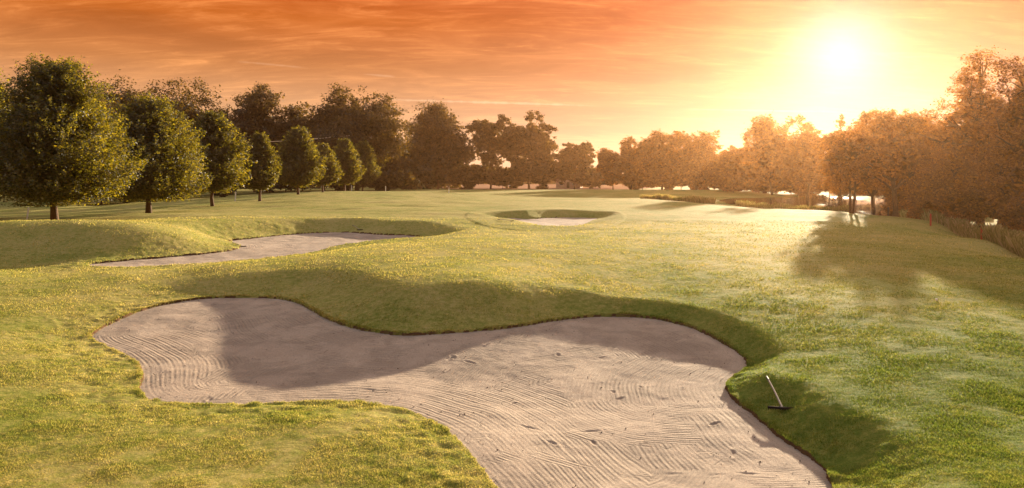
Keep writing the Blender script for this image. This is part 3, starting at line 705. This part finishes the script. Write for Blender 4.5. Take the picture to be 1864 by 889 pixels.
reeds('straw coloured reeds along the pond edge behind the fairway crest', [(1340, 101, 1400, 94, 4, .3), (1400, 94, 1480, 88, 4, .35), (1480, 88, 1545, 84, 3, .35)], 8000, .85, 62)
reeds('tall weeds and reeds along the ditch at the right edge', [(1640, 76, 1740, 60, 4, .2), (1740, 60, 1800, 50, 5, .25), (1790, 51, 1870, 42, 7, .55)], 16000, 1.0, 63)

# ------------------------------------------------------------------ small things
def box(x0, x1, y0, y1, z0, z1):
    V = np.array([(x, y, z) for z in (z0, z1) for y in (y0, y1) for x in (x0, x1)], float)
    Fc = np.array([(0, 2, 3, 1), (4, 5, 7, 6), (0, 1, 5, 4), (2, 6, 7, 3), (0, 4, 6, 2), (1, 3, 7, 5)])
    return V, Fc
def join(parts):
    Vs, Fs, o = [], [], 0
    for V, Fc in parts: Vs.append(V); Fs.append(Fc + o); o += len(V)
    return np.concatenate(Vs), np.concatenate(Fs)
def bevel(o, w=0.01):
    b = o.modifiers.new('bevel', 'BEVEL'); b.width = w; b.segments = 2
    return o
m_alu = plain('pale_handle', (0.30, 0.25, 0.20), 0.9, 0.0, .12, 12.0, .05)
m_dark = plain('dark_plastic', (0.030, 0.022, 0.018), 0.95, vary=.3, spec=.03)
m_grip = plain('black_grip', (0.05, 0.04, 0.035), 0.7)
m_white = plain('white_paint', (0.75, 0.72, 0.68), 0.5, vary=.12)
m_red = plain('red_paint', (0.45, 0.06, 0.03), 0.5, vary=.2)
m_wood = plain('weathered_wood', (0.12, 0.08, 0.05), 0.9, vary=.4)
m_wire = plain('cable', (0.75, 0.62, 0.45), 0.3, 0.2)

def rake(hx, hy, tipx, tipy, label, hw=0.52):
    """lying on the turf, head at h, handle end at tip, both ends resting on the ground"""
    zh = gz(hx, hy); L = math.hypot(tipx - hx, tipy - hy); zt = gz(tipx, tipy)
    t = empty('bunker_rake', (hx, hy, zh + 0.05), label, 'rake', 'bunker rakes', rz=math.atan2(tipy - hy, tipx - hx) - math.pi / 2)
    rise = zt - zh
    v, f = tubes([([(0, 0.02, .03), (0, L * .5, .03 + rise * .5 + .02), (0, L - .22, .03 + rise * .9)], [.021, .020, .020])], 8)
    mesh_np('handle', v, f, m_alu, t)
    v, f = tubes([([(0, L - .22, .03 + rise * .9), (0, L, .02 + rise)], [.026, .024])], 8); mesh_np('grip', v, f, m_grip, t)
    # head: arched bar with teeth
    n = 13; P = []
    for k in range(n - 1):
        x0 = (-.5 + k / (n - 1)) * hw; x1 = (-.5 + (k + 1) / (n - 1)) * hw; y0 = -.02 * math.cos((x0 + x1) / hw * 1.6)
        P.append(box(x0, x1, y0 - .016, y0 + .016, 0.002, .05))
    head = bevel(mesh_np('head', *join(P), m_dark, t, smooth=False), .004)
    for k in range(13):
        xk = -hw / 2 + k * hw / 12 + .008 * (k == 0) - .008 * (k == 12)
        mesh_np('tooth', *box(xk - .006, xk + .006, -.066, -.018, -.005, .014), m_dark, head, smooth=False)
    v, f = tubes([([(-.10, 0.0, .03), (0, .12, .03)], [.008, .01]), ([(.10, 0.0, .03), (0, .12, .03)], [.008, .01])], 6); mesh_np('socket_brace', v, f, m_dark, t)
    return t
def onground(px, py, d0=20.0):
    """where a photo point meets the turf"""
    d = d0
    for _ in range(60):
        d = 0.7 * d + 0.3 * (CZ - gz((px - 932) * d / F, d)) * F / (py - HY)
    return (px - 932) * d / F, d
a = onground(1424, 749); b = onground(1398, 697)
v = np.array(b) - np.array(a); v = v / np.linalg.norm(v) * 1.65
rake(a[0], a[1], a[0] + v[0], a[1] + v[1], 'bunker rake lying on the grass bank right of the front bunker', hw=.60)
a = onground(441, 451, 43.5); rake(a[0], a[1], a[0] - 1.1, a[1] + 1.2, 'bunker rake lying on the tip of the grass tongue in the second bunker', .5)
a = onground(655, 420, 50); rake(a[0], a[1], a[0] - .9, a[1] + 1.4, 'bunker rake with pale handle on the shaded bank behind the second bunker', .5)
a = onground(932, 404, 64); rake(a[0], a[1], a[0] - 1.2, a[1] + .8, 'bunker rake at the sand edge of the farthest bunker', .5)

def stake(px, d, label, m, h=1.0, group=None, tilt=0.0, name='boundary_stake', w=.05, z=None):
    x, y = at(px, d)
    t = tag(mesh_np(name, *join([box(-w, w, -w, w, -.25, h), box(-w * .7, w * .7, -w * .7, w * .7, h, h + .04)]), m, smooth=False), label, 'stake', group)
    bevel(t, .012); t.location = (x, y, gz(x, y)); t.rotation_euler = (0, tilt, .3); return t
GW = 'white boundary stakes'
for px, d, lab, h, ti in ((49, 66, 'leaning white stake left of the largest lime stem', 1.15, .12), (428, 118, 'white stake between the third and fourth limes', 1.5, .06), (586, 170, 'white stake just left of the short lime stem', 1.5, 0),
                          (640, 190, 'white stake between the two slim limes', 1.6, 0), (702, 180, 'white stake on the grass crest right of the last lime', 1.4, 0), (817, 185, 'white stake in front of the heavy brown tree', 1.3, 0)):
    stake(px, d, lab, m_white, h, GW, ti, w=.055 if d < 100 else .09)
stake(1694, 61, 'red stake left one on the ditch bank', m_red, 1.0, 'red hazard stakes')
stake(1787, 52, 'red stake right one on the ditch bank', m_red, 1.0, 'red hazard stakes')
stake(1617, 72, 'short dark post beside the straight-stemmed pond tree', m_wood, .9, name='wooden_post', w=.06)

# overhead line
px_, d_ = 636, 205; x, y = at(px_, d_); z0 = gz(x, y); H = CZ - z0 + (HY - 244) * d_ / F
t = empty('utility_pole', (x, y, z0), 'wooden pole carrying the overhead wires in front of the tallest dark tree', 'pole')
v, f = tubes([([(0, 0, -.3), (0, 0, H * .5), (0, 0, H)], [.17, .15, .12])], 10); mesh_np('pole', v, f, m_wood, t)
bevel(mesh_np('crossarm', *box(-1.1, 1.1, -.24, -.14, H - .75, H - .6), m_wood, t, smooth=False))
for sx in (-.95, .95):
    v, f = tubes([([(sx, -.19, H - .6), (sx, -.19, H - .35)], [.06, .04])], 8); mesh_np('insulator', v, f, m_white, t)
for sx, dz in ((-.95, 0), (.95, .75)):
    A = np.array([x + sx, y - .19, z0 + H - .33]); B0 = at(60, 150); B = np.array([B0[0] + sx, B0[1], CZ + (HY - 232) * 150 / F + dz * .5])
    T = np.linspace(0, 1, 40)[:, None]; P = A + (B - A) * T; P[:, 2] -= 4 * 2.7 * (T * (1 - T))[:, 0]
    v, f = tubes([(P, np.full(40, .075))], 6)
    tag(mesh_np('overhead_wire', v, f, m_wire), 'upper overhead wire running left from the pole' if dz else 'lower overhead wire running left from the pole', 'wire', 'overhead wires')

# small house far behind
hx, hy = at(1034, 365); hz = gz(hx, hy)
m_wall = plain('render_wall', (0.62, 0.42, 0.30), 0.9, vary=.15, scale=1); m_roof = plain('roof_tiles', (0.16, 0.07, 0.045), 0.8, vary=.3, scale=3); m_pane = plain('window_glass', (0.03, 0.03, 0.035), 0.1)
t = empty('house', (hx, hy, hz), 'small pale gabled house among the far trees behind the small open round tree', 'house', rz=R(-12)); t.scale = (1.55,) * 3
wv = np.array([(-4, 0, -.3), (4, 0, -.3), (4, 7, -.3), (-4, 7, -.3), (-4, 0, 3), (4, 0, 3), (4, 7, 3), (-4, 7, 3), (0, 0, 6.2), (0, 7, 6.2)], float)
me = bpy.data.meshes.new('wall'); me.from_pydata(wv.tolist(), [], [(0, 1, 5, 8, 4), (1, 2, 6, 5), (2, 3, 7, 9, 6), (3, 0, 4, 7)]); me.materials.append(m_wall)
o = bpy.data.objects.new('wall', me); col.objects.link(o); o.parent = t
def slab(p):
    a = np.array(p, float); n = np.cross(a[1] - a[0], a[3] - a[0]); n = n / np.linalg.norm(n) * .22; V = np.concatenate([a, a + n])
    return V, np.array([(3, 2, 1, 0), (4, 5, 6, 7), (0, 1, 5, 4), (1, 2, 6, 5), (2, 3, 7, 6), (3, 0, 4, 7)])
rf = mesh_np('roof', *join([slab([(-4.5, -.4, 2.62), (0, -.4, 6.24), (0, 7.4, 6.24), (-4.5, 7.4, 2.62)][::-1]), slab([(4.5, -.4, 2.62), (4.5, 7.4, 2.62), (0, 7.4, 6.24), (0, -.4, 6.24)][::-1])]), m_roof, t, smooth=False)
mesh_np('chimney', *box(.9, 1.6, 3, 3.7, 5.2, 7.4), m_wall, rf, smooth=False)
for xx in (-2.2, 2.0):
    fr = mesh_np('window', *join([box(xx - .55, xx + .55, -.05, .01, .95, 1.05), box(xx - .55, xx + .55, -.05, .01, 2.15, 2.25), box(xx - .55, xx - .47, -.05, .01, 1.05, 2.15), box(xx + .47, xx + .55, -.05, .01, 1.05, 2.15)]), m_white, t, smooth=False)
    mesh_np('pane', *box(xx - .47, xx + .47, -.02, .012, 1.05, 2.15), m_pane, fr, smooth=False)
bevel(mesh_np('door', *box(-.45, .45, -.04, .01, 0, 2.05), m_wood, t, smooth=False))

# a green leaf on the sand, a pale one on the fairway
m_gl = plain('fresh_leaf', (0.18, 0.26, 0.03), 0.6)
x, y = onground(1373, 803, 14); z = float(sand_level(0, np.array(x), np.array(y)))
lf = np.array([(-.05, 0, .03), (0, .03, .05), (.055, 0, .035), (0, -.03, .03), (0, 0, .045)]); lff = np.array([(0, 3, 4), (3, 2, 4), (2, 1, 4), (1, 0, 4)])
o = tag(mesh_np('fallen_leaf', lf, lff, m_gl), 'single green leaf lying on the shaded sand of the front bunker', 'leaf'); o.location = (x, y, z - .05)
x, y = onground(1705, 548, 25)
a_ = np.linspace(0, 2 * math.pi, 16, endpoint=False); rings = [(math.sin(t_) * .04, .045 - math.cos(t_) * .04) for t_ in np.linspace(.05, math.pi - .05, 9)]
V = np.array([(r_ * math.cos(q), r_ * math.sin(q), zz) for r_, zz in rings for q in a_]); Fc = np.array([(i * 16 + j, i * 16 + (j + 1) % 16, (i + 1) * 16 + (j + 1) % 16, (i + 1) * 16 + j) for i in range(8) for j in range(16)])
o = tag(mesh_np('golf_ball', V, Fc, m_white), 'tiny white ball on the shaded fairway at the right', 'ball'); o.location = (x, y, gz(x, y))

# ------------------------------------------------------------------ the hazy evening air
HAZE = True
if HAZE:
    m_haze = bpy.data.materials.new('haze_air'); m_haze.use_nodes = True; N = NT(m_haze.node_tree)
    pvn = N.n('ShaderNodeVolumePrincipled', {'Color': c4(1.0, 0.53, 0.24), 'Density': 0.00010, 'Anisotropy': 0.81})
    N.n('ShaderNodeOutputMaterial', {1: pvn.outputs[0]})
    o = mesh_np('haze', *box(-3000, 3000, -60, 930, -3.0, 35.0), m_haze, smooth=False)
    tag(o, 'warm evening haze hanging over the golf course', 'haze', kind='stuff')
    m_haze.cycles.homogeneous_volume = True
